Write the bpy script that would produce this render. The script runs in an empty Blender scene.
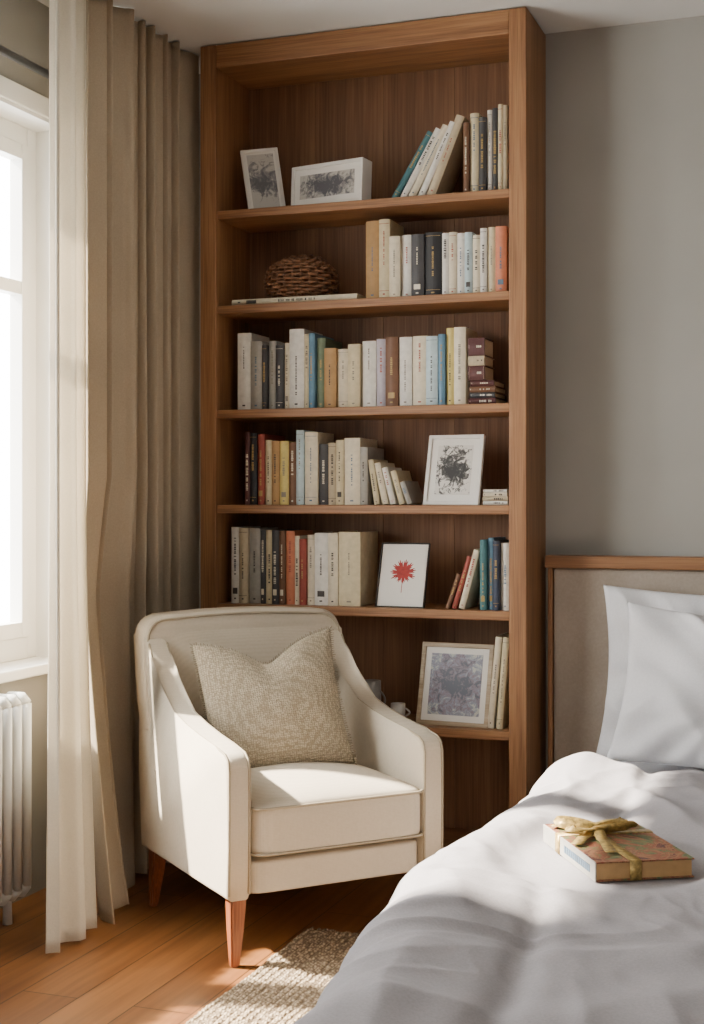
import bpy, bmesh, math, random
from mathutils import Vector, Matrix, noise, Euler
random.seed(7)
A=math.radians(20.1); F=1400.0; H=1.18
SA,CA=math.sin(A),math.cos(A)
def X_at(px,Y):
    u=(px-352)/F; D=Y/(CA+u*SA); return D*(-SA+u*CA)
def Z_at(px,py,Y):
    u=(px-352)/F; D=Y/(CA+u*SA); return H+D*(500-py)/F
def lin(c):
    if isinstance(c,str):
        c=c.lstrip('#'); c=[int(c[i:i+2],16)/255 for i in (0,2,4)]
    return tuple((x/12.92 if x<=0.04045 else ((x+0.055)/1.055)**2.4) for x in c)+(1,)

# ------------------------------------------------------------ materials
def new_mat(name):
    m=bpy.data.materials.new(name); m.use_nodes=True
    nt=m.node_tree; b=nt.nodes['Principled BSDF']; return m,nt,b
def N(nt,t,**k):
    n=nt.nodes.new(t)
    for a,v in k.items():
        if a in n.inputs.keys(): n.inputs[a].default_value=v
        else: setattr(n,a,v)
    return n
def coords(nt,scale=(1,1,1),rot=(0,0,0)):
    tc=nt.nodes.new('ShaderNodeTexCoord'); mp=nt.nodes.new('ShaderNodeMapping')
    mp.inputs['Scale'].default_value=scale; mp.inputs['Rotation'].default_value=rot
    nt.links.new(tc.outputs['Object'],mp.inputs['Vector']); return mp.outputs['Vector']
def ramp(nt,fac,stops):
    r=nt.nodes.new('ShaderNodeValToRGB'); e=r.color_ramp.elements
    e[0].position,e[0].color=stops[0][0],lin(stops[0][1])
    e[1].position,e[1].color=stops[-1][0],lin(stops[-1][1])
    for p,c in stops[1:-1]:
        x=e.new(p); x.color=lin(c)
    nt.links.new(fac,r.inputs['Fac']); return r.outputs['Color']
def bump(nt,b,h,strength=.3,dist=.01):
    n=nt.nodes.new('ShaderNodeBump'); n.inputs['Strength'].default_value=strength; n.inputs['Distance'].default_value=dist
    nt.links.new(h,n.inputs['Height']); nt.links.new(n.outputs['Normal'],b.inputs['Normal']); return n
def hexrgb(c):
    return [int(c.lstrip('#')[i:i+2],16)/255 for i in (0,2,4)] if isinstance(c,str) else list(c)
def plain(name,c,rough=.6,var=.06,scale=30,bs=.05):
    m,nt,b=new_mat(name); v=coords(nt)
    n=N(nt,'ShaderNodeTexNoise',Scale=scale); n.inputs['Detail'].default_value=4; nt.links.new(v,n.inputs['Vector'])
    cc=hexrgb(c)
    lo=[max(0,x*(1-var)) for x in cc]; hi=[min(1,x*(1+var)) for x in cc]
    nt.links.new(ramp(nt,n.outputs['Fac'],[(.3,lo),(.7,hi)]),b.inputs['Base Color'])
    b.inputs['Roughness'].default_value=rough
    bump(nt,b,n.outputs['Fac'],bs,.002)
    return m
def fabric(name,c,scale=400,bs=.35,var=.08,transl=0,dist=.0015,big=6,wave=True,crease=0,cs=7.0):
    m,nt,b=new_mat(name); v=coords(nt); cc=hexrgb(c)
    n=N(nt,'ShaderNodeTexNoise',Scale=scale*.25); n.inputs['Detail'].default_value=5; nt.links.new(v,n.inputs['Vector'])
    n2=N(nt,'ShaderNodeTexNoise',Scale=big); nt.links.new(v,n2.inputs['Vector'])
    def math_(op,a,b_):
        q=nt.nodes.new('ShaderNodeMath'); q.operation=op
        for i,x in enumerate((a,b_)):
            if isinstance(x,(int,float)): q.inputs[i].default_value=x
            else: nt.links.new(x,q.inputs[i])
        return q.outputs[0]
    f=n.outputs['Fac']
    if wave:
        outs=[]
        for d in ('X','Y','Z'):
            w=nt.nodes.new('ShaderNodeTexWave'); w.bands_direction=d; w.inputs['Scale'].default_value=scale*.16; w.inputs['Distortion'].default_value=1.5
            w.inputs['Detail'].default_value=1; nt.links.new(v,w.inputs['Vector']); outs.append(w.outputs['Fac'])
        s=math_('ADD',math_('ADD',outs[0],outs[1]),outs[2]); s=math_('MULTIPLY',s,.33)
        f=math_('ADD',math_('MULTIPLY',n.outputs['Fac'],.5),math_('MULTIPLY',s,.5))
    f2=math_('ADD',math_('MULTIPLY',f,.7),math_('MULTIPLY',n2.outputs['Fac'],.3))
    lo=[x*(1-var) for x in cc]; hi=[min(1,x*(1+var)) for x in cc]
    col=ramp(nt,f2,[(.35,lo),(.65,hi)])
    nt.links.new(col,b.inputs['Base Color'])
    b.inputs['Roughness'].default_value=.95
    b.inputs['Specular IOR Level'].default_value=.2
    bn=bump(nt,b,f,bs,dist)
    if crease>0:
        nc=N(nt,'ShaderNodeTexNoise',Scale=cs); nc.inputs['Detail'].default_value=2; nc.inputs['Roughness'].default_value=.5; nc.inputs['Distortion'].default_value=.5
        nt.links.new(v,nc.inputs['Vector'])
        r=math_('ABSOLUTE',math_('SUBTRACT',nc.outputs['Fac'],.5),0); r=math_('SUBTRACT',1.0,math_('MULTIPLY',r,4.0)); r=math_('MAXIMUM',r,0.0)
        b2=nt.nodes.new('ShaderNodeBump'); b2.inputs['Strength'].default_value=crease; b2.inputs['Distance'].default_value=.012
        nt.links.new(r,b2.inputs['Height']); nt.links.new(b2.outputs['Normal'],bn.inputs['Normal'])
    if transl>0:
        t=nt.nodes.new('ShaderNodeBsdfTranslucent'); nt.links.new(col,t.inputs['Color'])
        mx=nt.nodes.new('ShaderNodeMixShader'); mx.inputs[0].default_value=transl
        nt.links.new(b.outputs[0],mx.inputs[1]); nt.links.new(t.outputs[0],mx.inputs[2])
        nt.links.new(mx.outputs[0],nt.nodes['Material Output'].inputs['Surface'])
    return m
def knit(name,dark,light,scale,stretch=(1,1,1),bs=.9,dist=.004):
    m,nt,b=new_mat(name); v=coords(nt,stretch)
    vo=N(nt,'ShaderNodeTexVoronoi',Scale=scale); vo.inputs['Randomness'].default_value=.45; nt.links.new(v,vo.inputs['Vector'])
    inv=nt.nodes.new('ShaderNodeMath'); inv.operation='SUBTRACT'; inv.inputs[0].default_value=1; nt.links.new(vo.outputs['Distance'],inv.inputs[1])
    n=N(nt,'ShaderNodeTexNoise',Scale=scale*.3); n.inputs['Detail'].default_value=4; nt.links.new(v,n.inputs['Vector'])
    ad=nt.nodes.new('ShaderNodeMath'); ad.operation='MULTIPLY_ADD'; nt.links.new(n.outputs['Fac'],ad.inputs[0]); ad.inputs[1].default_value=.4; nt.links.new(inv.outputs[0],ad.inputs[2])
    nt.links.new(ramp(nt,ad.outputs[0],[(.6,dark),(1.0,light)]),b.inputs['Base Color']); b.inputs['Roughness'].default_value=.95
    bump(nt,b,inv.outputs[0],bs,dist); return m
def wood(name,axis,dark='#6d482b',mid='#8a603c',light='#9d724b',rough=.5,sc=1.0):
    m,nt,b=new_mat(name)
    s=[22*sc]*3; s['XYZ'.index(axis)]=1.1*sc
    v=coords(nt,tuple(s))
    n=N(nt,'ShaderNodeTexNoise',Scale=1.0); n.inputs['Detail'].default_value=8; n.inputs['Distortion'].default_value=.8
    nt.links.new(v,n.inputs['Vector'])
    s2=[260*sc]*3; s2['XYZ'.index(axis)]=6*sc
    v2=coords(nt,tuple(s2)); n2=N(nt,'ShaderNodeTexNoise',Scale=1.0); n2.inputs['Detail'].default_value=3; nt.links.new(v2,n2.inputs['Vector'])
    mx=nt.nodes.new('ShaderNodeMix'); mx.data_type='FLOAT'; mx.inputs[0].default_value=.45
    nt.links.new(n.outputs['Fac'],mx.inputs[2]); nt.links.new(n2.outputs['Fac'],mx.inputs[3])
    nt.links.new(ramp(nt,mx.outputs[0],[(.36,dark),(.5,mid),(.63,light)]),b.inputs['Base Color'])
    b.inputs['Roughness'].default_value=rough
    bump(nt,b,mx.outputs[0],.25,.003)
    return m

WOODZ=wood('oak_vertical','Z'); WOODX=wood('oak_horizontal','X')
WOODB=wood('oak_back','Z','#5f3f25','#765033','#85603f',.6,.6)
LEGW=wood('leg_wood','Z','#5f3018','#7f4526','#935732',.35)

# ------------------------------------------------------------ mesh helpers
COL=bpy.context.scene.collection
def obj_from_bm(name,bm,mats,smooth=False,parent=None,loc=None):
    bmesh.ops.recalc_face_normals(bm,faces=bm.faces)
    me=bpy.data.meshes.new(name); bm.to_mesh(me); bm.free()
    if not isinstance(mats,(list,tuple)): mats=[mats]
    for m in mats: me.materials.append(m)
    if smooth:
        for p in me.polygons: p.use_smooth=True
    o=bpy.data.objects.new(name,me); COL.objects.link(o)
    if parent: o.parent=parent
    if loc is not None: o.location=loc
    return o
def add_box(bm,x0,x1,y0,y1,z0,z1,mi=0,bev=0,seg=2):
    r=bmesh.ops.create_cube(bm,size=1); vs=r['verts']
    for v in vs:
        v.co=Vector(((x0+x1)/2+v.co.x*(x1-x0),(y0+y1)/2+v.co.y*(y1-y0),(z0+z1)/2+v.co.z*(z1-z0)))
    fs=set(f for v in vs for f in v.link_faces)
    for f in fs: f.material_index=mi
    if bev>0:
        es=list(set(e for v in vs for e in v.link_edges))
        r=bmesh.ops.bevel(bm,geom=es,offset=bev,segments=seg,affect='EDGES',profile=.5)
        for f in r['faces']: f.material_index=mi
def box(name,x0,x1,y0,y1,z0,z1,mat,parent=None,bev=.002,seg=2,smooth=False):
    cx,cy,cz=(x0+x1)/2,(y0+y1)/2,(z0+z1)/2
    bm=bmesh.new(); add_box(bm,x0-cx,x1-cx,y0-cy,y1-cy,z0-cz,z1-cz,0,bev,seg)
    o=obj_from_bm(name,bm,mat,smooth,parent)
    o.location=(cx,cy,cz); return o
def extrude_poly(bm,pts,axis,a,b_,mi=0):
    def mk(p,t):
        if axis=='X': return Vector((t,p[0],p[1]))
        if axis=='Y': return Vector((p[0],t,p[1]))
        return Vector((p[0],p[1],t))
    v0=[bm.verts.new(mk(p,a)) for p in pts]; v1=[bm.verts.new(mk(p,b_)) for p in pts]
    fs=[bm.faces.new(v0),bm.faces.new(v1[::-1])]
    n=len(pts)
    for i in range(n): fs.append(bm.faces.new((v0[i],v1[i],v1[(i+1)%n],v0[(i+1)%n])))
    for f in fs: f.material_index=mi
    return v0,v1,fs
def tube(bm,pts,r,sides=8,closed=False,mi=0):
    pts=[Vector(p) for p in pts]; n=len(pts); rings=[]
    prevN=None
    for i,p in enumerate(pts):
        if closed: t=(pts[(i+1)%n]-pts[i-1])
        else: t=pts[min(i+1,n-1)]-pts[max(i-1,0)]
        t.normalize()
        if prevN is None:
            up=Vector((0,0,1)) if abs(t.z)<.9 else Vector((1,0,0))
            nn=t.cross(up).normalized()
        else:
            nn=(prevN-t*prevN.dot(t)).normalized()
        prevN=nn; bb=t.cross(nn)
        rr=r(i/(n-1)) if callable(r) else r
        rings.append([bm.verts.new(p+(nn*math.cos(2*math.pi*k/sides)+bb*math.sin(2*math.pi*k/sides))*rr) for k in range(sides)])
    m=n if closed else n-1
    for i in range(m):
        a,b_=rings[i],rings[(i+1)%n]
        for k in range(sides):
            f=bm.faces.new((a[k],a[(k+1)%sides],b_[(k+1)%sides],b_[k])); f.material_index=mi; f.smooth=True
    if not closed:
        for rr in (rings[0],rings[-1]):
            try: f=bm.faces.new(rr); f.material_index=mi
            except: pass
def empty(name,loc,label,cat,rotz=0,group=None):
    e=bpy.data.objects.new(name,None); e.empty_display_size=.1; COL.objects.link(e)
    e.location=loc; e.rotation_euler=(0,0,rotz); tag(e,label,cat,group); return e
def tag(o,label,cat,group=None):
    o['label']=label; o['category']=cat
    if group: o['group']=group
def smooth_mod(o,levels=2):
    m=o.modifiers.new('sub','SUBSURF'); m.levels=levels; m.render_levels=levels

# ------------------------------------------------------------ room
CEIL=2.685; YF=4.18; YW=4.46; XL=-2.065; XR=-.965; WX=-2.34
def walls():
    wm=plain('sage_grey_paint','#9b9992',.85,.02,3,.03)
    cm=plain('ceiling_paint','#cfcfcb',.9,.015,3,.03)
    white=plain('white_gloss','#e6e6e2',.4,.01,5,.02)
    o=box('wall_back',-2.5,3.2,YW,YW+.12,0,CEIL,wm,bev=0); o['kind']='structure'
    bm=bmesh.new()
    y0,y1,z0,z1=1.9,3.78,.69,2.34
    add_box(bm,WX-.16,WX,-2.2,y0,0,CEIL); add_box(bm,WX-.16,WX,y1,YW,0,CEIL)
    add_box(bm,WX-.16,WX,y0,y1,0,z0); add_box(bm,WX-.16,WX,y0,y1,z1,CEIL)
    o=obj_from_bm('wall_left',bm,wm); o['kind']='structure'
    o=box('ceiling',-2.5,3.2,-2.2,YW+.12,CEIL,CEIL+.1,cm,bev=0); o['kind']='structure'
    m,nt,b=new_mat('honey_oak_boards')
    v=coords(nt,(1,1,1),(0,0,math.pi/2))
    br=nt.nodes.new('ShaderNodeTexBrick'); br.inputs['Scale'].default_value=1; br.inputs['Brick Width'].default_value=1.7
    br.inputs['Row Height'].default_value=.15; br.inputs['Mortar Size'].default_value=.002; br.inputs['Mortar Smooth'].default_value=.1
    br.inputs['Color1'].default_value=lin('#754924'); br.inputs['Color2'].default_value=lin('#8f5f33'); br.inputs['Mortar'].default_value=lin('#38210f'); br.inputs['Bias'].default_value=0
    nt.links.new(v,br.inputs['Vector'])
    v2=coords(nt,(30,1.6,1)); n=N(nt,'ShaderNodeTexNoise',Scale=1.0); n.inputs['Detail'].default_value=8; nt.links.new(v2,n.inputs['Vector'])
    mx=nt.nodes.new('ShaderNodeMix'); mx.data_type='RGBA'; mx.blend_type='MULTIPLY'; mx.inputs[0].default_value=.7
    nt.links.new(br.outputs['Color'],mx.inputs[6]); nt.links.new(ramp(nt,n.outputs['Fac'],[(.3,'#a08a78'),(.6,'#ffffff')]),mx.inputs[7])
    nt.links.new(mx.outputs[2],b.inputs['Base Color']); b.inputs['Roughness'].default_value=.36
    bump(nt,b,n.outputs['Fac'],.12,.002)
    o=box('floor',-2.5,3.2,-2.2,YW+.12,-.1,0,m,bev=0); o['kind']='structure'
    bm=bmesh.new(); add_box(bm,XR+.005,3.2,YW-.018,YW,0,.12,0,.003)
    o=obj_from_bm('baseboard_back',bm,white); o['kind']='structure'
    bm=bmesh.new()
    xf=WX-.09; xb=WX-.14
    add_box(bm,xb,xf,y0,y0+.06,z0,z1,0,.004); add_box(bm,xb,xf,y1-.06,y1,z0,z1,0,.004)
    add_box(bm,xb,xf,y0+.06,y1-.06,z1-.07,z1,0,.004); add_box(bm,xb,xf,y0+.06,y1-.06,z0,z0+.07,0,.004)
    ym=(y0+y1)/2
    add_box(bm,xb+.005,xf+.01,ym-.04,ym+.04,z0+.07,z1-.07,0,.002)
    for a_,b_ in ((y0+.06,ym-.04),(ym+.04,y1-.06)):
        add_box(bm,xb+.012,xf+.008,a_,a_+.04,z0+.07,z1-.07,0,.002)
        add_box(bm,xb+.012,xf+.008,b_-.04,b_,z0+.07,z1-.07,0,.002)
        add_box(bm,xb+.014,xf+.006,a_+.04,b_-.04,z0+.07,z0+.115,0,0); add_box(bm,xb+.014,xf+.006,a_+.04,b_-.04,z1-.115,z1-.07,0,0)
        add_box(bm,xb+.014,xf+.003,a_+.04,b_-.04,1.81,1.85,0,0)
    add_box(bm,xf,WX+.008,y1-.012,y1-.0005,z0,z1-.001,0,0)
    add_box(bm,xf,WX+.008,y0+.0005,y0+.012,z0,z1-.001,0,0); add_box(bm,xf,WX+.008,y0+.012,y1-.012,z1-.012,z1-.0005,0,0)
    o=obj_from_bm('window_1',bm,white); o['kind']='structure'
    gm=bpy.data.materials.new('window_glass'); gm.use_nodes=True; nt=gm.node_tree; nt.nodes.clear()
    t=nt.nodes.new('ShaderNodeBsdfTransparent'); g=nt.nodes.new('ShaderNodeBsdfGlossy'); g.inputs['Roughness'].default_value=.02
    mm=nt.nodes.new('ShaderNodeMixShader'); mm.inputs[0].default_value=.04; out=nt.nodes.new('ShaderNodeOutputMaterial')
    nt.links.new(t.outputs[0],mm.inputs[1]); nt.links.new(g.outputs[0],mm.inputs[2]); nt.links.new(mm.outputs[0],out.inputs[0])
    bm=bmesh.new()
    for a_,b_ in ((y0+.1,ym-.08),(ym+.08,y1-.1)): add_box(bm,xb+.026,xb+.030,a_-.01,b_+.01,z0+.105,z1-.105)
    gl=obj_from_bm('window_glass',bm,gm,parent=o)
    bm=bmesh.new(); add_box(bm,WX-.09,WX+.05,y0-.03,y1+.03,z0-.03,z0+.002,0,.006,3)
    s=obj_from_bm('trim_1',bm,white); s['kind']='structure'
    bm=bmesh.new(); add_box(bm,WX,WX+.014,y0-.07,y1+.05,z1,z1+.06,0,.003)
    s=obj_from_bm('trim_2',bm,white); s['kind']='structure'
walls()

steel=plain('brushed_steel','#6f7072',.35,.03,30); steel.node_tree.nodes['Principled BSDF'].inputs['Metallic'].default_value=.8
rail=empty('curtain_rail',(WX,2.8,2.44),'slim grey metal curtain rail fixed above the white window','curtain rail')
bm=bmesh.new(); tube(bm,[(.07,-.9,0),(.07,.9,0)],.012,14); obj_from_bm('rod',bm,steel,True,rail)
for yy in (-.7,.55):
    bm=bmesh.new(); tube(bm,[(.0,yy,0),(.07,yy,0)],.006,10); add_box(bm,0,.006,yy-.015,yy+.015,-.03,.03,0,.002); obj_from_bm('bracket',bm,steel,False,rail)

# ------------------------------------------------------------ curtains
def curtain(name,ya,yb,xc,N_,amp,mat,flare,label,ztop,seed,ns=320,flx=.15,fly=-.15,dent=0,cat='curtain'):
    bm=bmesh.new(); nz=80; grid=[]
    for j in range(nz+1):
        tz=j/nz; z=ztop*(1-tz)+.012*tz
        row=[]
        for i in range(ns+1):
            s=i/ns
            ph=2*math.pi*N_*(s+.045*math.sin(s*9+seed)+.02*math.sin(s*21+seed*2))+1.1*noise.noise(Vector((s*2.5,tz*.7,seed)))*(.3+tz)
            fold=math.sin(ph)+.25*math.sin(2*ph+1.7+seed)
            a_=amp*(.8+.2*tz)*(.85+.6*noise.noise(Vector((s*5,tz*.5,seed+4))))
            x=min(xc+a_*fold,-2.078)
            y=ya+(yb-ya)*s+.55*amp*math.cos(ph)
            w=max(0,1-z/1.25)**1.6
            k=max(0,1-s/flare)**.8
            x+=flx*w*math.sin(min(1,k)*math.pi*.5)
            y+=fly*w*k
            if dent: x-=dent*math.exp(-((y-3.68)/.16)**2)*min(1,max(0,(1.25-z)/.35))
            row.append(bm.verts.new((x,y,z)))
        grid.append(row)
    for j in range(nz):
        for i in range(ns):
            bm.faces.new((grid[j][i],grid[j][i+1],grid[j+1][i+1],grid[j+1][i]))
    o=obj_from_bm(name,bm,mat,True); tag(o,label,cat)
    m=o.modifiers.new('th','SOLIDIFY'); m.thickness=.003
    return o
cm=fabric('linen_curtain','#b0a18a',900,.12,.03,.12,wave=False)
lm=fabric('curtain_lining','#dbd4c5',900,.1,.02,.42,wave=False)
curtain('curtain',3.560,4.25,-2.130,7.5,.042,cm,.40,'floor-length beige linen curtain in deep folds beside bookcase',2.678,1.0,dent=.055,flx=.17,fly=-.15)
curtain('curtain_lining',3.38,3.535,-2.128,2.2,.024,lm,2.5,'pale sheer lining curtain hanging at window edge',2.678,5.0,140,.17,-.28)

# ------------------------------------------------------------ radiator
rad=empty('radiator',(-2.24,2.83,0),'white column radiator standing below the window','radiator')
rw=plain('radiator_enamel','#dcdcd8',.35,.01,5,.01)
bm=bmesh.new()
nf=24
for i in range(nf):
    y=-.55+i*.0475
    for xx in (-.035,.035):
        tube(bm,[(xx,y,.10),(xx,y,.61)],.0135,10)
    tube(bm,[(-.035,y,.61),(-.02,y,.627),(.02,y,.627),(.035,y,.61)],.0145,10)
    tube(bm,[(-.035,y,.10),(-.02,y,.08),(.02,y,.08),(.035,y,.10)],.0145,10)
tube(bm,[(0,-.58,.595),(0,.56,.595)],.011,10); tube(bm,[(0,-.58,.11),(0,.56,.11)],.011,10)
obj_from_bm('radiator_body',bm,rw,True,rad)
for yy in (-.52,.50):
    bm=bmesh.new(); tube(bm,[(0,yy,0),(0,yy,.10)],lambda t:.014-.003*t,10); obj_from_bm('foot',bm,rw,True,rad)

# ------------------------------------------------------------ bookcase
SH=[2.134,1.821,1.477,1.164,.838,.47]
bc=empty('bookcase',((XL+XR)/2,(YF+YW)/2,0),'tall open oak bookcase reaching the ceiling with six shelves','bookcase')
def part(name,x0,x1,y0,y1,z0,z1,mat,bev=.003):
    o=box(name,x0,x1,y0,y1,z0,z1,mat,None,bev); o.parent=bc; o.location=Vector(o.location)-Vector(bc.location); return o
T=.055; TL=.058
part('side_panel',XL,XL+TL,YF,YW-.003,0,CEIL-.004,WOODZ)
part('side_panel',XR-T,XR,YF,YW-.003,0,CEIL-.004,WOODZ)
part('top_panel',XL+TL,XR-T,YF+.002,YW-.003,CEIL-.08,CEIL-.004,WOODX)
for k in range(4):
    w=(XR-XL-TL-T)/4
    part('back_board',XL+TL+k*w+.0005,XL+TL+(k+1)*w-.0005,YW-.015,YW-.004,.06,CEIL-.08,WOODB,.001)
for z in SH: part('shelf',XL+TL,XR-T,YF+.008,YW-.015,z-.028,z,WOODX,.003)
part('shelf',XL+TL,XR-T,YF+.008,YW-.015,.07,.10,WOODX,.003)
part('plinth',XL+TL,XR-T,YF+.02,YF+.04,0,.07,WOODX,.002)

# ------------------------------------------------------------ books
PAL={'cream':'#cfc4ab','white':'#d3cfc5','ivory':'#c6b997','grey':'#98948b','charcoal':'#403f40','black':'#1d1d1f','tan':'#a98557','brown':'#6a4a34',
'red':'#8f4034','teal':'#3f6a6e','blue':'#5f8299','green':'#66735a','yellow':'#cbb970','orange':'#bd7353','lavender':'#a8a0a8','navy':'#313a4c','maroon':'#4c2524','beige':'#b3a488','lightblue':'#a9bbbe'}
CM={k:plain('cover_'+k,v,.55,.04,60,.05) for k,v in PAL.items()}
PG=plain('page_edges','#d9cfb6',.9,.05,300,.1)
DARKM=plain('spine_print_dark','#3c3631',.6); LIGHTM=plain('spine_print_light','#cfc6b0',.6); GOLDM=plain('spine_print_gold','#a3854a',.4)
REDM=plain('spine_print_red','#94483a',.6); SOFTM=plain('spine_print_soft','#7f776a',.6); BLUEM=plain('spine_print_blue','#54687a',.6)
DARKSET={'charcoal','black','brown','red','teal','navy','maroon','green','blue'}
def book_mesh(w,d,h,color,rng):
    bm=bmesh.new(); t=min(.0022,w*.15); r=min(.006,w*.25)
    outer=[(-w/2,d/2),(-w/2,-d/2+r)]
    for k in range(1,6):
        a_=k/6; outer.append((-w/2+w*a_,-d/2+r-r*math.sin(math.pi*a_)))
    outer+=[(w/2,-d/2+r),(w/2,d/2)]
    inner=[(w/2-t,d/2),(w/2-t,-d/2+r+t)]
    inner+=[(-w/2+t,-d/2+r+t),(-w/2+t,d/2)]
    extrude_poly(bm,outer+inner,'Z',0,h,0)
    add_box(bm,-w/2+t,w/2-t,-d/2+r+t,d/2-.004,.003,h-.004,1)
    def mark(z0,z1,fw,dep=.0004):
        yy=-d/2+ (r*(1-math.sin(math.pi*(.5-fw/2))) )
        add_box(bm,-w/2*fw,w/2*fw,-d/2-dep,yy+.001,z0,z1,2)
    style=rng.random()
    z=h*rng.uniform(.66,.9); zend=z-h*rng.uniform(.25,.5)
    gw=min(.45,rng.uniform(.004,.009)/w)
    while z>zend:
        L=rng.uniform(.002,.005); mark(z-L,z,gw*rng.uniform(.7,1)); z-=L+rng.uniform(.0012,.0022)
        if rng.random()<.18: z-=.006
    if style<.3: mark(h*.94,h*.945,.85); mark(h*.10,h*.105,.85)
    elif style<.42: mark(h*.12,h*.2,.5)
    mark(h*.05,h*.07,.2)
    return bm
rb=random.Random(3)
def set_book(w,d,h,color,loc,tilt,where,group,rotz=0,flat=False):
    bm=book_mesh(w,d,h,color,rb)
    mk=(rb.choice([LIGHTM,GOLDM]) if color in DARKSET else rb.choice([DARKM,SOFTM,SOFTM,REDM,BLUEM,DARKM]))
    o=obj_from_bm('book',bm,[CM[color],PG,mk]); o.location=loc
    o.rotation_euler=(0,tilt,rotz)
    pose='leaning' if abs(tilt)>.05 else 'upright'
    size='thick' if w>.04 else ('slim' if w<.022 else 'medium')
    tag(o,f'{size} {color} book {pose} on the {where}','book',group)
    return o
def row(si,where,lst):
    z=SH[si]+.0005
    for (p0,p1,yt,c) in lst:
        Yr=YF+.045; Ys=Yr+rb.uniform(-.01,.012)
        x0,x1=X_at(p0,Yr),X_at(p1,Yr); w=max(.008,x1-x0-.0012); h=Z_at((p0+p1)/2,yt,Ys)-z
        d=rb.uniform(.15,.185)
        set_book(w,d,h,c,((x0+x1)/2,Ys+d/2,z),0,where,'books on the '+where)
def leans(si,where,lst):
    z=SH[si]+.0005
    for (pb,w,h,t,c) in lst:
        Ys=YF+.045; th=math.radians(t); d=.15
        xp=X_at(pb,Ys)
        cx=xp-(w/2)*math.cos(th)*(1 if t>0 else -1); cz=z+(w/2)*abs(math.sin(th))
        set_book(w,d,h,c,(cx,Ys+d/2,cz),th,where,'books on the '+where)
W1,W2,W3,W4,W5,W6='top shelf','second shelf','third shelf','fourth shelf','fifth shelf','lowest visible shelf'
leans(0,W1,[(396,.019,.235,31,'teal'),(405,.020,.24,29.5,'white'),(414,.022,.245,27.5,'cream'),(423,.020,.25,25,'white'),(434,.028,.262,22,'beige')])
row(0,W1,[(463,469,122,'brown'),(469,478,113,'ivory'),(478,486,117,'charcoal'),(486,491,110,'white'),(491,497,108,'charcoal'),(497,502,104,'ivory'),(502,506.5,105,'beige')])
row(1,W2,[(364,378,221,'tan'),(378,389,219,'ivory'),(389,400,236,'cream'),(400,411,235,'white'),(411,424,234,'charcoal'),(424,441,232,'black'),(441,448,233,'white'),(448,456,232,'cream'),(456,464,233,'white'),(464,472,232,'lightblue'),(472,480,235,'cream'),(480,487,228,'white'),(487,495,227,'ivory'),(495,506.5,226,'orange')])
row(2,W3,[(236,250,333,'white'),(250,262,341,'grey'),(262,267,345,'charcoal'),(267,275,341,'grey'),(275,283,345,'charcoal'),(283,288,343,'cream'),(288,303,329,'white'),(303,309,334,'ivory'),(309,315,333,'blue'),(315,324,338,'green'),(324,336,348,'tan'),(336,348,349,'cream'),(348,360,344,'ivory'),(361,375,341,'white'),(375,385,339,'lavender'),(385,398,337,'brown'),(398,411,337,'white'),(411,426,336,'cream'),(426,438,336,'lightblue'),(438,445,334,'blue'),(445,453,328,'yellow'),(453,465,327,'cream')])
row(3,W4,[(245,250,432,'maroon'),(250,257,433,'black'),(257,264,434,'red'),(264,271,440,'ivory'),(271,279,441,'tan'),(279,288,441,'yellow'),(288,296,442,'brown'),(296,304,430,'lightblue'),(304,317,432,'cream'),(317,327,444,'charcoal'),(327,336,443,'beige'),(336,344,440,'ivory'),(344,360,438,'cream'),(360,368,447,'grey')])
leans(3,W4,[(374,.018,.145,-9,'ivory'),(382,.02,.135,-12,'cream'),(390,.018,.12,-14,'white'),(399,.018,.11,-16,'ivory'),(407,.016,.075,-20,'grey')])
row(4,W5,[(230,239,527,'white'),(239,248,528,'beige'),(248,259,528,'grey'),(259,264,530,'charcoal'),(264,272,530,'ivory'),(272,279,530,'charcoal'),(279,285,531,'brown'),(285,294,531,'orange'),(294,299,536,'cream'),(299,306,539,'red'),(306,314,535,'cream'),(314,328,533,'white'),(328,338,533,'cream'),(338,360,532,'ivory')])
row(4,W5,[(480,487,540,'teal'),(487,493,538,'blue'),(493,500,541,'navy'),(500,509,543,'white')])
leans(4,W5,[(449,.013,.115,19,'brown'),(456,.015,.17,17,'red'),(464,.019,.19,15,'cream')])
leans(5,W6,[(493,.02,.285,5.5,'cream'),(502,.02,.285,4.5,'ivory')])
row(5,W6,[(245,256,650,'cream'),(256,266,655,'grey'),(266,278,652,'beige'),(278,288,655,'brown')])
def flat_book(xc,z,L,th,d,c,where,Ys=YF+.05,rz=0):
    bm=book_mesh(th,d,L,c,rb)
    M=Matrix.Rotation(math.radians(90),4,'Y')
    bmesh.ops.transform(bm,matrix=Matrix.Translation((-L/2,0,th/2))@M,verts=bm.verts)
    mk=(LIGHTM if c in DARKSET else DARKM)
    o=obj_from_bm('book',bm,[CM[c],PG,mk]); o.location=(xc,Ys+d/2,z+.0008); o.rotation_euler=(0,0,rz)
    tag(o,f'{c} book lying flat on the {where}','book','books on the '+where); return th+.001
z=SH[1]; flat_book((X_at(233,YF+.04)+X_at(358,YF+.04))/2,z,X_at(358,YF+.04)-X_at(233,YF+.04),.02,.21,'cream',W2,YF+.03)
z=SH[2]
for th,L,c in ((.02,.088,'maroon'),(.016,.08,'charcoal'),(.018,.084,'brown'),(.018,.075,'maroon')): 
    z+=flat_book(X_at(482,YF+.05),z,L,th,.15,c,W3)
for th,L,c in ((.045,.054,'maroon'),(.03,.052,'beige'),(.055,.052,'maroon')):
    z+=flat_book(X_at(476,YF+.05),z,L,th,.13,c,W3)
z=SH[3]
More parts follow.
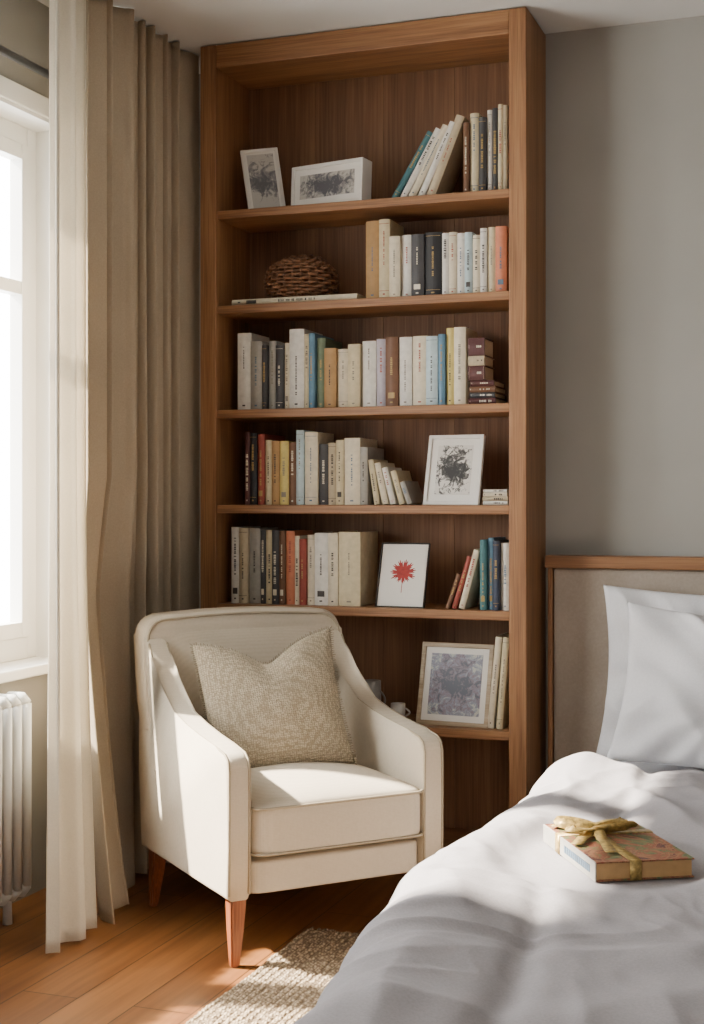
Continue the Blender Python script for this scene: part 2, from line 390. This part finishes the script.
for th,L,c in ((.012,.078,'white'),(.012,.08,'beige'),(.012,.076,'cream'),(.009,.075,'white')): 
    z+=flat_book(X_at(495,YF+.05),z,L,th,.13,c,W4)

# ------------------------------------------------------------ basket
wick=plain('dark_wicker','#6f4b30',.6,.25,80,.3)
bx=X_at(301,YF+.13); bk=empty('wicker_basket',(bx,YF+.134,SH[1]+.0225),'round dark brown wicker basket sitting on a flat book','basket')
prof=[(.080,0),(.106,.012),(.117,.03),(.120,.05),(.118,.07),(.110,.09),(.094,.107),(.070,.12),(.045,.127)]
def pr(t):
    t*=len(prof)-1; i=min(int(t),len(prof)-2); f_=t-i
    return prof[i][0]*(1-f_)+prof[i+1][0]*f_, prof[i][1]*(1-f_)+prof[i+1][1]*f_
bm=bmesh.new()
for k in range(14):
    R,zz=pr(k/13); pts=[]
    for i in range(144):
        th=2*math.pi*i/144; rr=R*.97+.0065*math.sin(th*13+k*math.pi); pts.append((rr*math.cos(th),rr*math.sin(th),zz+.006+.001*math.sin(th*5+k)))
    tube(bm,pts,.0048,6,True)
obj_from_bm('woven_body',bm,wick,True,bk)
bm=bmesh.new()
for s in range(26):
    th=2*math.pi*s/26; pts=[]
    for k in range(12):
        R,zz=pr(k/11); pts.append((R*.965*math.cos(th),R*.965*math.sin(th),zz+.006))
    tube(bm,pts,.0038,5)
obj_from_bm('stakes',bm,wick,True,bk)
bm=bmesh.new(); pts=[]
for i in range(25):
    t=i/24; a_=math.pi*t; pts.append((-.08*math.cos(a_),.0,.116+.026*math.sin(a_)))
for ph in (0,math.pi):
    tube(bm,[(p[0],.007*math.cos(i*.9+ph),p[2]+.007*math.sin(i*.9+ph)) for i,p in enumerate(pts)],.006,6)
obj_from_bm('handle',bm,wick,True,bk)

# ------------------------------------------------------------ picture frames
def art(name,bg,inks,scale,thr,rad,asp=1.0):
    m,nt,b=new_mat(name); v=coords(nt)
    n=N(nt,'ShaderNodeTexNoise',Scale=scale); n.inputs['Detail'].default_value=9; n.inputs['Roughness'].default_value=.7; n.inputs['Distortion'].default_value=1.2
    nt.links.new(v,n.inputs['Vector'])
    mp=coords(nt,(1/rad,1,1/(rad*asp))); g=nt.nodes.new('ShaderNodeTexGradient'); g.gradient_type='SPHERICAL'; nt.links.new(mp,g.inputs['Vector'])
    mu=nt.nodes.new('ShaderNodeMath'); mu.operation='MULTIPLY_ADD'; nt.links.new(g.outputs['Fac'],mu.inputs[0]); mu.inputs[1].default_value=.3
    nt.links.new(n.outputs['Fac'],mu.inputs[2])
    st=[(0,bg),(thr,bg)]
    for i,c in enumerate(inks): st.append((thr+.02+i*.07,c))
    nt.links.new(ramp(nt,mu.outputs[0],st),b.inputs['Base Color']); b.inputs['Roughness'].default_value=.5
    return m
MATC=plain('mat_board','#dddad2',.85,.01,20)
def frame(name,w,h,dp,fw,fm,am,matw,loc,lean,rotz,label,extra=None,roll=0):
    e=empty(name,loc,label,'picture frame')
    e.rotation_euler=Euler((-lean,roll,rotz),'XYZ')
    bm=bmesh.new()
    o_=[(-w/2,0),(w/2,0),(w/2,h),(-w/2,h)]; i_=[(-w/2+fw,fw),(w/2-fw,fw),(w/2-fw,h-fw),(-w/2+fw,h-fw)]
    L=[]
    for y,k in ((0,0),(dp,0)):
        L.append(([bm.verts.new((p[0],y,p[1])) for p in o_],[bm.verts.new((p[0],y,p[1])) for p in i_]))
    for k in range(4):
        q=(k+1)%4
        bm.faces.new((L[0][0][k],L[0][0][q],L[0][1][q],L[0][1][k])); bm.faces.new((L[1][0][k],L[1][0][q],L[1][1][q],L[1][1][k]))
        bm.faces.new((L[0][0][k],L[0][0][q],L[1][0][q],L[1][0][k])); bm.faces.new((L[0][1][k],L[0][1][q],L[1][1][q],L[1][1][k]))
    bmesh.ops.bevel(bm,geom=list(bm.edges),offset=.0012,segments=1,affect='EDGES')
    obj_from_bm('frame_moulding',bm,fm,False,e)
    bm=bmesh.new(); add_box(bm,-w/2+fw,w/2-fw,min(.006,dp*.5),dp-.001,fw,h-fw); obj_from_bm('mat_board',bm,MATC,False,e)
    pw,ph=w/2-fw-matw,h/2-fw-matw
    bm=bmesh.new(); add_box(bm,-pw,pw,-.0006,.0006,-ph,ph); p=obj_from_bm('picture',bm,am,False,e); p.location=(0,min(.006,dp*.5)-.0007,h/2)
    if extra: extra(e,min(.006,dp*.5)-.0014,h/2)
    bm=bmesh.new(); add_box(bm,-.015,.015,dp,dp+.003,.01,h*.6); obj_from_bm('back_strut',bm,DARKM,False,e)
    return e
whitef=plain('white_frame','#d9d6cf',.5,.02,20); blackf=plain('dark_frame','#2e2824',.5); woodf=wood('pale_wood_frame','X','#8d7a5e','#a8957a','#b8a78c')
a1=art('ink_sketch_a','#b5b2ab',['#96948f','#77767a','#5f5f63'],30,.60,.10)
a2=art('ink_landscape','#b5b1a8',['#a19d96','#7c7a79','#55555a'],38,.54,.12,.5)
a3=art('ink_tree','#cfcbc2',['#77746f','#3a3937','#242322'],45,.58,.075,1.25)
a4=art('paper_print','#d8d4ca',['#d4d0c6'],10,.8,.01)
a5=art('blossom_tree','#bcb9ad',['#a9adad','#7d8391','#857680','#555b66'],40,.50,.14)
frame('picture_frame',.125,.225,.02,.010,whitef,a1,.008,(X_at(269,YF+.11),YF+.10,SH[0]+.004),math.radians(10),math.radians(28),'white frame with grey sketch standing angled beside wide frame',roll=math.radians(-7))
frame('picture_frame',.275,.142,.06,.012,whitef,a2,.02,(X_at(327,YF+.07),YF+.055,SH[0]+.001),math.radians(3),math.radians(-12),'wide deep white box frame with grey landscape print')
frame('picture_frame',.185,.23,.016,.012,whitef,a3,.022,(X_at(451,YF+.06),YF+.05,SH[3]+.001),math.radians(15),math.radians(-4),'white frame with black ink tree drawing leaning on shelf')
RL=plain('red_leaf_ink','#9c2f2a',.7,.12,80)
def leaf(e,y,zc):
    bm=bmesh.new(); pts=[]; n=300
    for i in range(n):
        th=2*math.pi*i/n
        lob=abs(math.sin(th*5.5+.3)); r=.020+.018*lob**.5+.005*math.sin(th*37)
        r*=1.05 if math.sin(th)>-.5 else .85
        pts.append((r*math.cos(th),r*math.sin(th)+.008))
    c=bm.verts.new((0,0,.008)); vs=[bm.verts.new((p[0],0,p[1])) for p in pts]
    for i in range(n): bm.faces.new((c,vs[i],vs[(i+1)%n]))
    bmesh.ops.create_cube(bm,size=1,matrix=Matrix.Translation((0,0,-.035))@Matrix.Diagonal((.002,.0004,.045,1)))
    o=obj_from_bm('leaf_print',bm,RL,False,e); o.location=(0,y,zc)
frame('picture_frame',.165,.212,.012,.004,blackf,a4,.004,(X_at(400,YF+.06),YF+.05,SH[4]+.001),math.radians(16),math.radians(-3),'thin dark frame with red leaf print on white paper',leaf)
frame('picture_frame',.24,.262,.018,.014,woodf,a5,.02,(X_at(452,YF+.06),YF+.05,SH[5]+.001),math.radians(14),math.radians(-4),'pale wooden frame with blossoming tree picture')
cer=plain('grey_ceramic','#7c7771',.4,.08,20); cer2=plain('white_ceramic','#b9b5ac',.4,.05,20)
def cup(px,R,h,mat,lab):
    e=empty('ceramic_cup',(X_at(px,YF+.1),YF+.1,SH[5]+.001),lab,'cup',group='small cups on the lowest visible shelf')
    bm=bmesh.new(); pr_=[(0,0),(R*.7,0),(R*.85,h*.1),(R,h*.5),(R*.97,h),(R*.88,h),(R*.86,h*.5),(R*.6,h*.15),(0,h*.12)]
    rings=[]
    for r,zz in pr_: rings.append([bm.verts.new((r*math.cos(2*math.pi*k/24),r*math.sin(2*math.pi*k/24),zz)) for k in range(24)])
    for a_,b_ in zip(rings,rings[1:]):
        for k in range(24): bm.faces.new((a_[k],a_[(k+1)%24],b_[(k+1)%24],b_[k]))
    bmesh.ops.remove_doubles(bm,verts=bm.verts,dist=1e-5)
    obj_from_bm('cup_body',bm,mat,True,e)
    bm=bmesh.new(); tube(bm,[(R*.9+.018*math.sin(math.pi*i/10),0,h*.25+h*.5*i/10) for i in range(11)],.003,6); obj_from_bm('cup_handle',bm,mat,True,e)
cup(372,.03,.125,cer,'small grey ceramic cup on shelf'); cup(350,.03,.115,cer,'small grey ceramic cup on shelf')
cup(398,.024,.055,cer2,'low white ceramic cup on shelf')

# ------------------------------------------------------------ armchair
CR=math.radians(48); C=(-1.53,3.63)
ch=empty('armchair',(C[0],C[1],0),'cream upholstered armchair with sloping arms and tapered wooden legs','armchair',CR)
FB=fabric('cream_upholstery','#bdb19d',500,.2,.03)
PP=fabric('piping_fabric','#9c907b',500,.2,.05)
def chair_arm(sx):
    prof=[(-.335,.176),(-.338,.35),(-.338,.505),(-.33,.53),(-.31,.543),(-.25,.553),(-.15,.564),(-.05,.579),(.04,.600),(.11,.628),(.17,.668),(.215,.715),(.25,.77),(.30,.80),(.335,.70),(.325,.40),(.315,.176)]
    xo=.315*sx; xi=.252*sx; bm=bmesh.new()
    v0,v1,fs=extrude_poly(bm,prof,'X',min(xo,xi),max(xo,xi))
    es=[e for e in bm.edges if abs(e.verts[0].co.x-e.verts[1].co.x)<1e-6]
    bmesh.ops.bevel(bm,geom=es,offset=.014,segments=4,affect='EDGES',profile=.5)
    for f in bm.faces: f.smooth=True
    obj_from_bm('arm',bm,FB,False,ch)
    bm=bmesh.new()
    for xx in (xo-.004*sx,xi+.004*sx):
        tube(bm,[(xx,p[0]+.0010,p[1]+.0) for p in [(-.337,.19)]+[(q[0]+(-.0005 if i<3 else 0),q[1]-.0022) for i,q in enumerate(prof[1:13])]],.0034,6)
    obj_from_bm('piping',bm,PP,True,ch)
chair_arm(-1); chair_arm(1)
def rake(y,z): return y+(z-.2)*math.tan(math.radians(9))
def chair_back():
    z0,z1=.20,.845; hw0,hw=.295,.32; R=.06
    out=[(-hw0,z0),(-hw,.60),(-hw,z1-R)]
    for k in range(1,7): a_=math.pi/2*k/6; out.append((-hw+R-R*math.cos(a_),z1-R+R*math.sin(a_)))
    for k in range(1,9): out.append((-hw+R+(2*hw-2*R)*k/9,z1+.010*math.sin(math.pi*k/9)))
    for k in range(0,7): a_=math.pi/2*k/6; out.append((hw-R+R*math.sin(a_),z1-R+R*math.cos(a_)))
    out+=[(hw,.60),(hw0,z0)]
    bm=bmesh.new(); extrude_poly(bm,out,'Y',.175,.268)
    es=[e for e in bm.edges if abs(e.verts[0].co.y-e.verts[1].co.y)<1e-6]
    bmesh.ops.bevel(bm,geom=es,offset=.022,segments=4,affect='EDGES',profile=.5)
    for v in bm.verts: v.co.y=rake(v.co.y,v.co.z)
    for f in bm.faces: f.smooth=True
    obj_from_bm('backrest',bm,FB,False,ch)
    bm=bmesh.new()
    tube(bm,[(x*.965,rake(.1745,z-.012),z-.012) for x,z in out[1:-1]],.0038,6)
    obj_from_bm('piping',bm,PP,True,ch)
    bm=bmesh.new(); n=20
    g=[[None]*(n+1) for _ in range(n+1)]
    for i in range(n+1):
        for j in range(n+1):
            u=-1+2*i/n; v=-1+2*j/n
            x=u*.262; z=.56+v*.245; pf=((1-u**4)*(1-v**4))
            g[i][j]=bm.verts.new((x,rake(.178-.028*pf,z),z))
    for i in range(n):
        for j in range(n): bm.faces.new((g[i][j],g[i+1][j],g[i+1][j+1],g[i][j+1]))
    obj_from_bm('back_padding',bm,FB,True,ch)
chair_back()
def rbox_part(name,x0,x1,y0,y1,z0,z1,mat,bev,seg,crown=0,par=ch,sub=0):
    bm=bmesh.new(); add_box(bm,x0,x1,y0,y1,z0,z1,0,0)
    bmesh.ops.subdivide_edges(bm,edges=list(bm.edges),cuts=9,use_grid_fill=True)
    cx,cy,cz=(x0+x1)/2,(y0+y1)/2,(z0+z1)/2
    hx,hy,hz=(x1-x0)/2,(y1-y0)/2,(z1-z0)/2
    for v in bm.verts:
        p=Vector((v.co.x-cx,v.co.y-cy,v.co.z-cz))
        q=Vector((max(-hx+bev,min(hx-bev,p.x)),max(-hy+bev,min(hy-bev,p.y)),max(-hz+bev,min(hz-bev,p.z))))
        d=p-q
        if d.length>bev: d=d.normalized()*bev
        p=q+d
        if crown: p.z+=crown*(1-(p.x/hx)**2)*(1-(p.y/hy)**2)*(1 if p.z>0 else 0)
        v.co=p+Vector((cx,cy,cz))
    o=obj_from_bm(name,bm,mat,True,par); smooth_mod(o,1); return o
rbox_part('seat_cushion',-.250,.250,-.362,.19,.272,.420,FB,.03,3,.035)
rbox_part('seat_rail',-.253,.253,-.332,.30,.178,.27,FB,.012,3)
bm=bmesh.new()
def rr_loop(x,y0,y1,z,R):
    pts=[]
    for cx,cy,a0 in ((x-R,y1-R,0),(-x+R,y1-R,90),(-x+R,y0+R,180),(x-R,y0+R,270)):
        for k in range(6): a_=math.radians(a0+90*k/5); pts.append((cx+R*math.cos(a_),cy+R*math.sin(a_),z))
    return pts
tube(bm,rr_loop(.247,-.360,.186,.403,.03),.0038,6,True); tube(bm,rr_loop(.247,-.360,.186,.288,.03),.0038,6,True)
obj_from_bm('piping',bm,PP,True,ch)
for sx in (-1,1):
    for sy,yy in ((-1,-.295),(1,.27)):
        bm=bmesh.new()
        dx,dy=(sx*.006,-.004 if sy<0 else .03)
        v=[]
        for (zz,s,ox,oy) in ((.18,.022,0,0),(.10,.018,dx*.4,dy*.4),(0,.011,dx,dy)):
            v.append([bm.verts.new((sx*.275+ox+a_*s,yy+oy+b_*s,zz)) for a_,b_ in ((-1,-1),(1,-1),(1,1),(-1,1))])
        for a_,b_ in zip(v,v[1:]):
            for k in range(4): bm.faces.new((a_[k],a_[(k+1)%4],b_[(k+1)%4],b_[k]))
        bm.faces.new(v[0]); bm.faces.new(v[-1])
        bmesh.ops.bevel(bm,geom=list(bm.edges),offset=.004,segments=2,affect='EDGES')
        obj_from_bm('leg',bm,LEGW,False,ch)

# ------------------------------------------------------------ pillows
def pillow_bm(w,h,t,n=40,pinch=.07,chop=0,seed=0,wr=.004,pw=.42,flat=0):
    bm=bmesh.new(); gs=[]
    for side in (-1,1):
        g=[[None]*(n+1) for _ in range(n+1)]
        for i in range(n+1):
            for j in range(n+1):
                u=-1+2*i/n; v=-1+2*j/n
                uu=math.sin(u*math.pi/2)*.5+u*.5; vv=math.sin(v*math.pi/2)*.5+v*.5
                x=uu*w/2*(1-pinch*(1-vv*vv)); z=vv*h/2*(1-pinch*(1-uu*uu))
                k=max(0,(1-uu*uu)*(1-vv*vv))**pw
                y=side*(t/2*k)
                if chop:
                    c=chop*math.exp(-(abs(uu)/.42)**1.5)*max(0,(vv+.15)/1.15)**1.5
                    z-=c; y*=1-.35*c/chop
                kk=min(1,k*1.6)
                rad_=math.atan2(z+h*.1,x)
                nz=noise.noise(Vector((x*7+seed,side*2,z*7)))*wr*1.3*kk+ wr*1.5*kk*max(0,1-abs(noise.noise(Vector((x*5+z*4+seed,side,z*3-x))))*3.6)**1.3
                nz+=wr*.6*kk*math.sin(rad_*15+seed+3*noise.noise(Vector((x*3,z*3,seed))))*min(1,math.hypot(u,v)**2.5)
                g[i][j]=bm.verts.new((x,y+side*nz,z))
        gs.append(g)
        for i in range(n):
            for j in range(n): bm.faces.new((g[i][j],g[i+1][j],g[i+1][j+1],g[i][j+1]))
    bmesh.ops.remove_doubles(bm,verts=bm.verts,dist=1e-5)
    return bm
KN=knit('knitted_beige','#8a7d67','#b5a891',165,(1,1,1.0),1.0,.004)
Mch=Matrix.Translation((C[0],C[1],0))@Matrix.Rotation(CR,4,'Z')
tc=empty('throw_cushion',(0,0,0),'beige textured woven throw cushion with frayed edge on armchair seat','cushion')
tc.matrix_world=Mch@Matrix.Translation((-.022,.030,.605))@Matrix.Rotation(math.radians(-16),4,'Z')@Matrix.Rotation(math.radians(-22),4,'X')@Matrix.Rotation(math.radians(-6),4,'Y')
CW,CHH=.405,.40
obj_from_bm('cushion_cover',pillow_bm(CW,CHH,.15,48,.06,.075,3,.003,.4),KN,True,tc)
bm=bmesh.new()
for k in range(260):
    s=k/260*4; e=int(s); f_=-1+2*(s-e)
    u,v=((f_,-1),(1,f_),(-f_,1),(-1,-f_))[e]
    x=u*CW/2*(1-.06*(1-v*v)); z=v*CHH/2*(1-.06*(1-u*u))
    c=.075*math.exp(-(abs(u)/.42)**1.5)*max(0,(v+.15)/1.15)**1.5; z-=c
    o_=Vector((u if abs(u)==1 else random.uniform(-.3,.3),random.uniform(-.4,.4),v if abs(v)==1 else random.uniform(-.3,.3))).normalized()*random.uniform(.006,.011)
    tube(bm,[(x,0,z),(x+o_.x,o_.y,z+o_.z)],.0011,4)
fr=obj_from_bm('fringe',bm,KN,False,tc); fr['kind']='stuff'

# ------------------------------------------------------------ bed
BL,BR=-.735,.86; YH=4.38
bed=empty('bed',((BL+BR)/2,3.0,0),'bed with beige upholstered headboard capped in oak','bed')
def bp(name,*a,**k):
    o=box(name,*a,**k); o.parent=bed; o.location=Vector(o.location)-Vector(bed.location); return o
HBF=fabric('headboard_linen','#a3978a',600,.35,.06)
SHEET=fabric('white_sheet','#c6c6ca',700,.15,.02,wave=False)
bp('headboard_panel',-.925,.88,YH,YW-.02,.12,.965,HBF,bev=.012,seg=3,smooth=False)
bp('headboard_cap',-.95,.905,YH-.015,YW-.019,.965,1.005,WOODX,bev=.005)
bp('headboard_post',-.942,-.926,YH-.003,YW-.02,0,.965,WOODZ,bev=.003)
bp('headboard_post',.881,.897,YH-.003,YW-.02,0,.965,WOODZ,bev=.003)
bp('bed_base',BL+.02,BR,1.62,YH-.005,.08,.24,HBF,bev=.01)
bp('mattress',BL-.055,BR,1.6,YH-.003,.24,.415,SHEET,bev=.05,seg=5,smooth=True)
for x_ in (BL+.08,BR-.08):
    for y_ in (1.7,4.25): bp('bed_foot',x_-.03,x_+.03,y_-.03,y_+.03,0,.08,LEGW,bev=.003)
DV=fabric('grey_linen_duvet','#949092',900,.3,.035,0,.0015,3,wave=False,crease=.10,cs=6.0)
BOOK=(-.455,2.74)
def sm(a,b_,x):
    t=max(0,min(1,(x-a)/(b_-a))); return t*t*(3-2*t)
ZT=.468
def duvet():
    bm=bmesh.new(); nu,nv=360,440
    y0,y1=1.50,3.72; R=.085; zt=ZT; zb=.12; xr=BR-.02
    g=[]
    def rdg(a_,b_,s,w_,pw=1.4,sf=.0012):
        q=abs(noise.noise(Vector((a_,b_,s))))
        q=math.sqrt(q*q+sf)-math.sqrt(sf)
        return max(0,1-q*w_)**pw
    for j in range(nv+1):
        y=y0+(y1-y0)*j/nv; row=[]
        xl=-.80+.055*(1-sm(1.6,2.5,y))-.035*math.exp(-((y-2.65)/.28)**2)
        Ls=zt-R-zb; La=R*math.pi/2; Lt=xr-(xl+R); L=Ls+La+Lt
        for i in range(nu+1):
            t=L*(i/nu)
            if t<Ls: p=Vector((xl,y,zb+t)); nrm=Vector((-1,0,0.05))
            elif t<Ls+La:
                a_=(t-Ls)/R; p=Vector((xl+R-R*math.cos(a_),y,zt-R+R*math.sin(a_))); nrm=Vector((-math.cos(a_),0,math.sin(a_)))
            else: p=Vector((xl+R+t-Ls-La,y,zt)); nrm=Vector((0,0,1))
            X=t; wx=X+.20*noise.noise(Vector((X*1.3,y*1.3,3)))+.03*noise.noise(Vector((X*5,y*5,13)))
            wy=y+.20*noise.noise(Vector((X*1.3,y*1.3,8)))+.03*noise.noise(Vector((X*5,y*5,18)))
            d=.020*noise.noise(Vector((X*1.5,y*1.5,1)))
            q1=wx*.85+wy*.5; q2=-wx*.5+wy*.85
            s1=wx*.35-wy*.94; s2=wx*.94+wy*.35
            m1=.5+.5*noise.noise(Vector((X*1.8,y*1.8,60)))
            m2=.5+1.1*noise.noise(Vector((X*2.2,y*2.2,70)))
            m3=.5+1.1*noise.noise(Vector((X*3,y*3,90)))
            d+=.036*rdg(q1*.9,q2*2.6,20,2.6)*m1
            d+=.017*rdg(q1*1.6,q2*5,31,2.8)*max(.2,m2)
            d+=.011*rdg(s1*1.6,s2*6,77,3.2)*max(.1,1-m2)
            d+=.006*rdg(q1*3,q2*10,44,3.0)*max(.1,m3)+.0018*rdg(wx*11,wy*12+wx*5,52,3.2)*max(0,1-m3)
            e=t-(Ls+La)
            d+=.018*math.exp(-((e-.05)/.08)**2)-.014*math.exp(-((e-.2)/.03)**2)
            fl=1-sm(.17,.27,math.hypot(p.x-BOOK[0],(p.y-BOOK[1])*.85))
            if nrm.z>.9: d=d*(1-fl)+.010*fl
            yy=(y1-y)/.14
            if yy<1:
                k=math.sqrt(max(0,1-(1-yy)**2)); 
                p.z=(.412+(p.z-.412)*k) if p.z>.412 else p.z
                d*=k
                if p.z>.40: p.z+=.004
            d+=(.010*math.exp(-((y1-.13-y)/.08)**2)-.010*math.exp(-((y1-.29-y)/.03)**2))*min(1,max(0,(y1-y)/.05))
            if nrm.z<.3: d=d*.7+.012*math.sin(y*22+2*noise.noise(Vector((y*2,0,0))))*(1-(t/Ls if t<Ls else 1))
            row.append(bm.verts.new(p+nrm*d))
        g.append(row)
    for j in range(nv):
        for i in range(nu): bm.faces.new((g[j][i],g[j][i+1],g[j+1][i+1],g[j+1][i]))
    o=obj_from_bm('duvet',bm,DV,True); tag(o,'rumpled pale grey linen duvet spread over the bed','duvet')
    return o
duvet()
WP=fabric('white_pillowcase','#d2d2d4',700,.15,.02,wave=False,crease=.06,cs=6.0)
def bed_pillow(xc,yc,zc,w,h,t,lean,rz,roll,seed,lab):
    e=empty('bed_pillow',(0,0,0),lab,'pillow',group='white bed pillows')
    e.matrix_world=Matrix.Translation((xc,yc,zc))@Matrix.Rotation(rz,4,'Z')@Matrix.Rotation(-lean,4,'X')@Matrix.Rotation(roll,4,'Y')
    obj_from_bm('pillowcase',pillow_bm(w,h,t,70,.08,0,seed,.018,.34),WP,True,e)
bed_pillow(-.335,4.02,.635,.66,.46,.17,math.radians(18),math.radians(4),math.radians(6),2,'plump white cotton pillow propped against another pillow')
bed_pillow(-.395,4.235,.655,.72,.53,.12,math.radians(11),math.radians(0),math.radians(1),9,'white cotton pillow standing against beige headboard')

# ------------------------------------------------------------ gift book on bed
m,nt,b=new_mat('painted_cover'); v=coords(nt)
n=N(nt,'ShaderNodeTexNoise',Scale=12.0); n.inputs['Detail'].default_value=7; n.inputs['Roughness'].default_value=.65; n.inputs['Distortion'].default_value=2; nt.links.new(v,n.inputs['Vector'])
nt.links.new(ramp(nt,n.outputs['Fac'],[(.36,'#24402f'),(.45,'#65693f'),(.50,'#7a3527'),(.55,'#8f6a48'),(.60,'#5f2c22'),(.68,'#2a2430')]),b.inputs['Base Color']); b.inputs['Roughness'].default_value=.7
gb=empty('gift_book',(BOOK[0],BOOK[1],ZT+.013),'hardback book with painted cover tied with gold ribbon on duvet','book',math.radians(-60))
bw,bl,bt=.19,.31,.036
bm=bmesh.new()
add_box(bm,-bl/2,bl/2,-bw/2,bw/2,bt-.003,bt,0,.0008,1); add_box(bm,-bl/2,bl/2,-bw/2,bw/2,0,.003,0,.0008,1)
add_box(bm,-bl/2,bl/2,-bw/2-.003,-bw/2,0.0,bt,1,.001,1)
obj_from_bm('cover',bm,[m,CM['grey']],False,gb)
bm=bmesh.new(); add_box(bm,-bl/2+.004,bl/2-.004,-bw/2,bw/2-.004,.003,bt-.003); obj_from_bm('page_block',bm,CM['tan'],False,gb)
bm=bmesh.new(); x=-.02
rr=random.Random(5)
while x<.12:
    L=rr.uniform(.006,.010); add_box(bm,x,x+L,-bw/2-.0038,-bw/2-.0028,.011,.025); x+=L+.003
obj_from_bm('spine_print',bm,BLUEM,False,gb)
gold=plain('gold_ribbon','#a68c50',.4,.25,120,.3); gold.node_tree.nodes['Principled BSDF'].inputs['Metallic'].default_value=.25
def band(bm,pts,wd,nrm_hint):
    pts=[Vector(p) for p in pts]; prev=None
    for i,p in enumerate(pts):
        t=(pts[min(i+1,len(pts)-1)]-pts[max(i-1,0)]).normalized(); s=t.cross(Vector(nrm_hint))
        s=(s.normalized() if s.length>1e-4 else Vector((1,0,0)))*wd/2
        cur=(bm.verts.new(p-s),bm.verts.new(p+s))
        if prev: bm.faces.new((prev[0],prev[1],cur[1],cur[0]))
        prev=cur
bm=bmesh.new(); kx,ky=-.06,-.02
add_box(bm,kx-.013,kx+.013,-bw/2-.0045,bw/2+.001,bt,bt+.0012); add_box(bm,kx-.013,kx+.013,-bw/2-.0045,-bw/2-.0032,0,bt+.001)
add_box(bm,-bl/2-.001,bl/2+.001,ky-.011,ky+.011,bt,bt+.0014); add_box(bm,bl/2,bl/2+.0014,ky-.011,ky+.011,0,bt)
for ang in (70,250,110,300):
    ca,sa_=math.cos(math.radians(ang)),math.sin(math.radians(ang)); pts=[]
    for i in range(25):
        t=i/24; a_=t*2*math.pi; r_=.036*(1-math.cos(a_)); q=.014*math.sin(a_)
        pts.append((kx+ca*r_-sa_*q,ky+sa_*r_+ca*q,bt+.005+.016*math.sin(t*math.pi)))
    band(bm,pts,.022,(ca*.5,sa_*.5,1) if ang in(110,300) else (-sa_,ca,.6))
for (ex,ey) in ((.17,-.03),(-.06,-.07),(.10,-.075),(-.08,.08)):
    pts=[(kx+ex*t,ky+ey*t,bt+.004+.010*abs(math.sin(t*7))*(1-t)+.002) for t in [i/14 for i in range(15)]]
    band(bm,pts,.022,(0,0,1))
bmesh.ops.create_uvsphere(bm,u_segments=12,v_segments=8,radius=.013,matrix=Matrix.Translation((kx,ky,bt+.008))@Matrix.Diagonal((1,1.2,.6,1)))
rbn=obj_from_bm('ribbon_bow',bm,gold,True,gb); s_=rbn.modifiers.new('s','SOLIDIFY'); s_.thickness=.0006

# ------------------------------------------------------------ rug
RG=knit('jute_rug','#6d5b44','#b09c7e',110,(1,.6,1),.8,.006)
rx0,rx1,ry0,ry1=-1.43,-.45,1.9,3.55
rg=empty('rug',((rx0+rx1)/2,(ry0+ry1)/2,0),'chunky woven natural jute rug on wooden floor','rug')
bm=bmesh.new(); hx,hy=(rx1-rx0)/2,(ry1-ry0)/2; nx,ny=260,430; g=[]
for i in range(nx+1):
    r_=[]
    for j in range(ny+1):
        x=-hx+2*hx*i/nx; y=-hy+2*hy*j/ny
        rowi=int((x+hx)/.02)
        z=.007+.006*abs(math.sin((x+hx)*math.pi/.02))*(.65+.35*math.sin(y*2*math.pi/.022+rowi*2.4))+.0015*noise.noise(Vector((x*60,y*60,0)))
        if i in (0,nx) or j in (0,ny): z=.001
        r_.append(bm.verts.new((x+.006*noise.noise(Vector((y*8,x,0))),y,z)))
    g.append(r_)
for i in range(nx):
    for j in range(ny): bm.faces.new((g[i][j],g[i+1][j],g[i+1][j+1],g[i][j+1]))
obj_from_bm('rug_weave',bm,RG,True,rg)
bm=bmesh.new()
for k in range(200):
    x=-hx+2*hx*(k+.5)/200; l=random.uniform(.015,.035); tube(bm,[(x,hy-.003,.006),(x+random.uniform(-.006,.006),hy+l,.0025)],.0022,5)
f_=obj_from_bm('rug_fringe',bm,RG,False,rg); f_['kind']='stuff'

# ------------------------------------------------------------ light
w=bpy.data.worlds.new('World'); bpy.context.scene.world=w; w.use_nodes=True; nt=w.node_tree
bg=nt.nodes['Background']; tcw=nt.nodes.new('ShaderNodeTexCoord'); sp=nt.nodes.new('ShaderNodeSeparateXYZ'); mr=nt.nodes.new('ShaderNodeMapRange')
nt.links.new(tcw.outputs['Generated'],sp.inputs[0]); nt.links.new(sp.outputs['X'],mr.inputs['Value'])
mr.inputs['From Min'].default_value=-.15; mr.inputs['From Max'].default_value=-.5; mr.inputs['To Min'].default_value=.21; mr.inputs['To Max'].default_value=20
nt.links.new(mr.outputs[0],bg.inputs['Strength']); bg.inputs['Color'].default_value=(1,.985,.96,1)
sl=bpy.data.lights.new('sun','SUN'); sl.energy=56; sl.angle=math.radians(2.0); sl.color=(1,.90,.76)
so=bpy.data.objects.new('sun',sl); COL.objects.link(so); so.location=(-6,1,6)
so.rotation_euler=Vector((1,.18,-.88)).to_track_quat('-Z','Y').to_euler()

cam=bpy.data.cameras.new('camera'); co=bpy.data.objects.new('camera',cam); COL.objects.link(co)
co.location=(0,0,H); co.rotation_euler=(math.pi/2,0,A)
cam.sensor_fit='VERTICAL'; cam.sensor_height=36; cam.lens=F/1024*36; cam.shift_y=-12/1024; cam.clip_start=.05
bpy.context.scene.camera=co
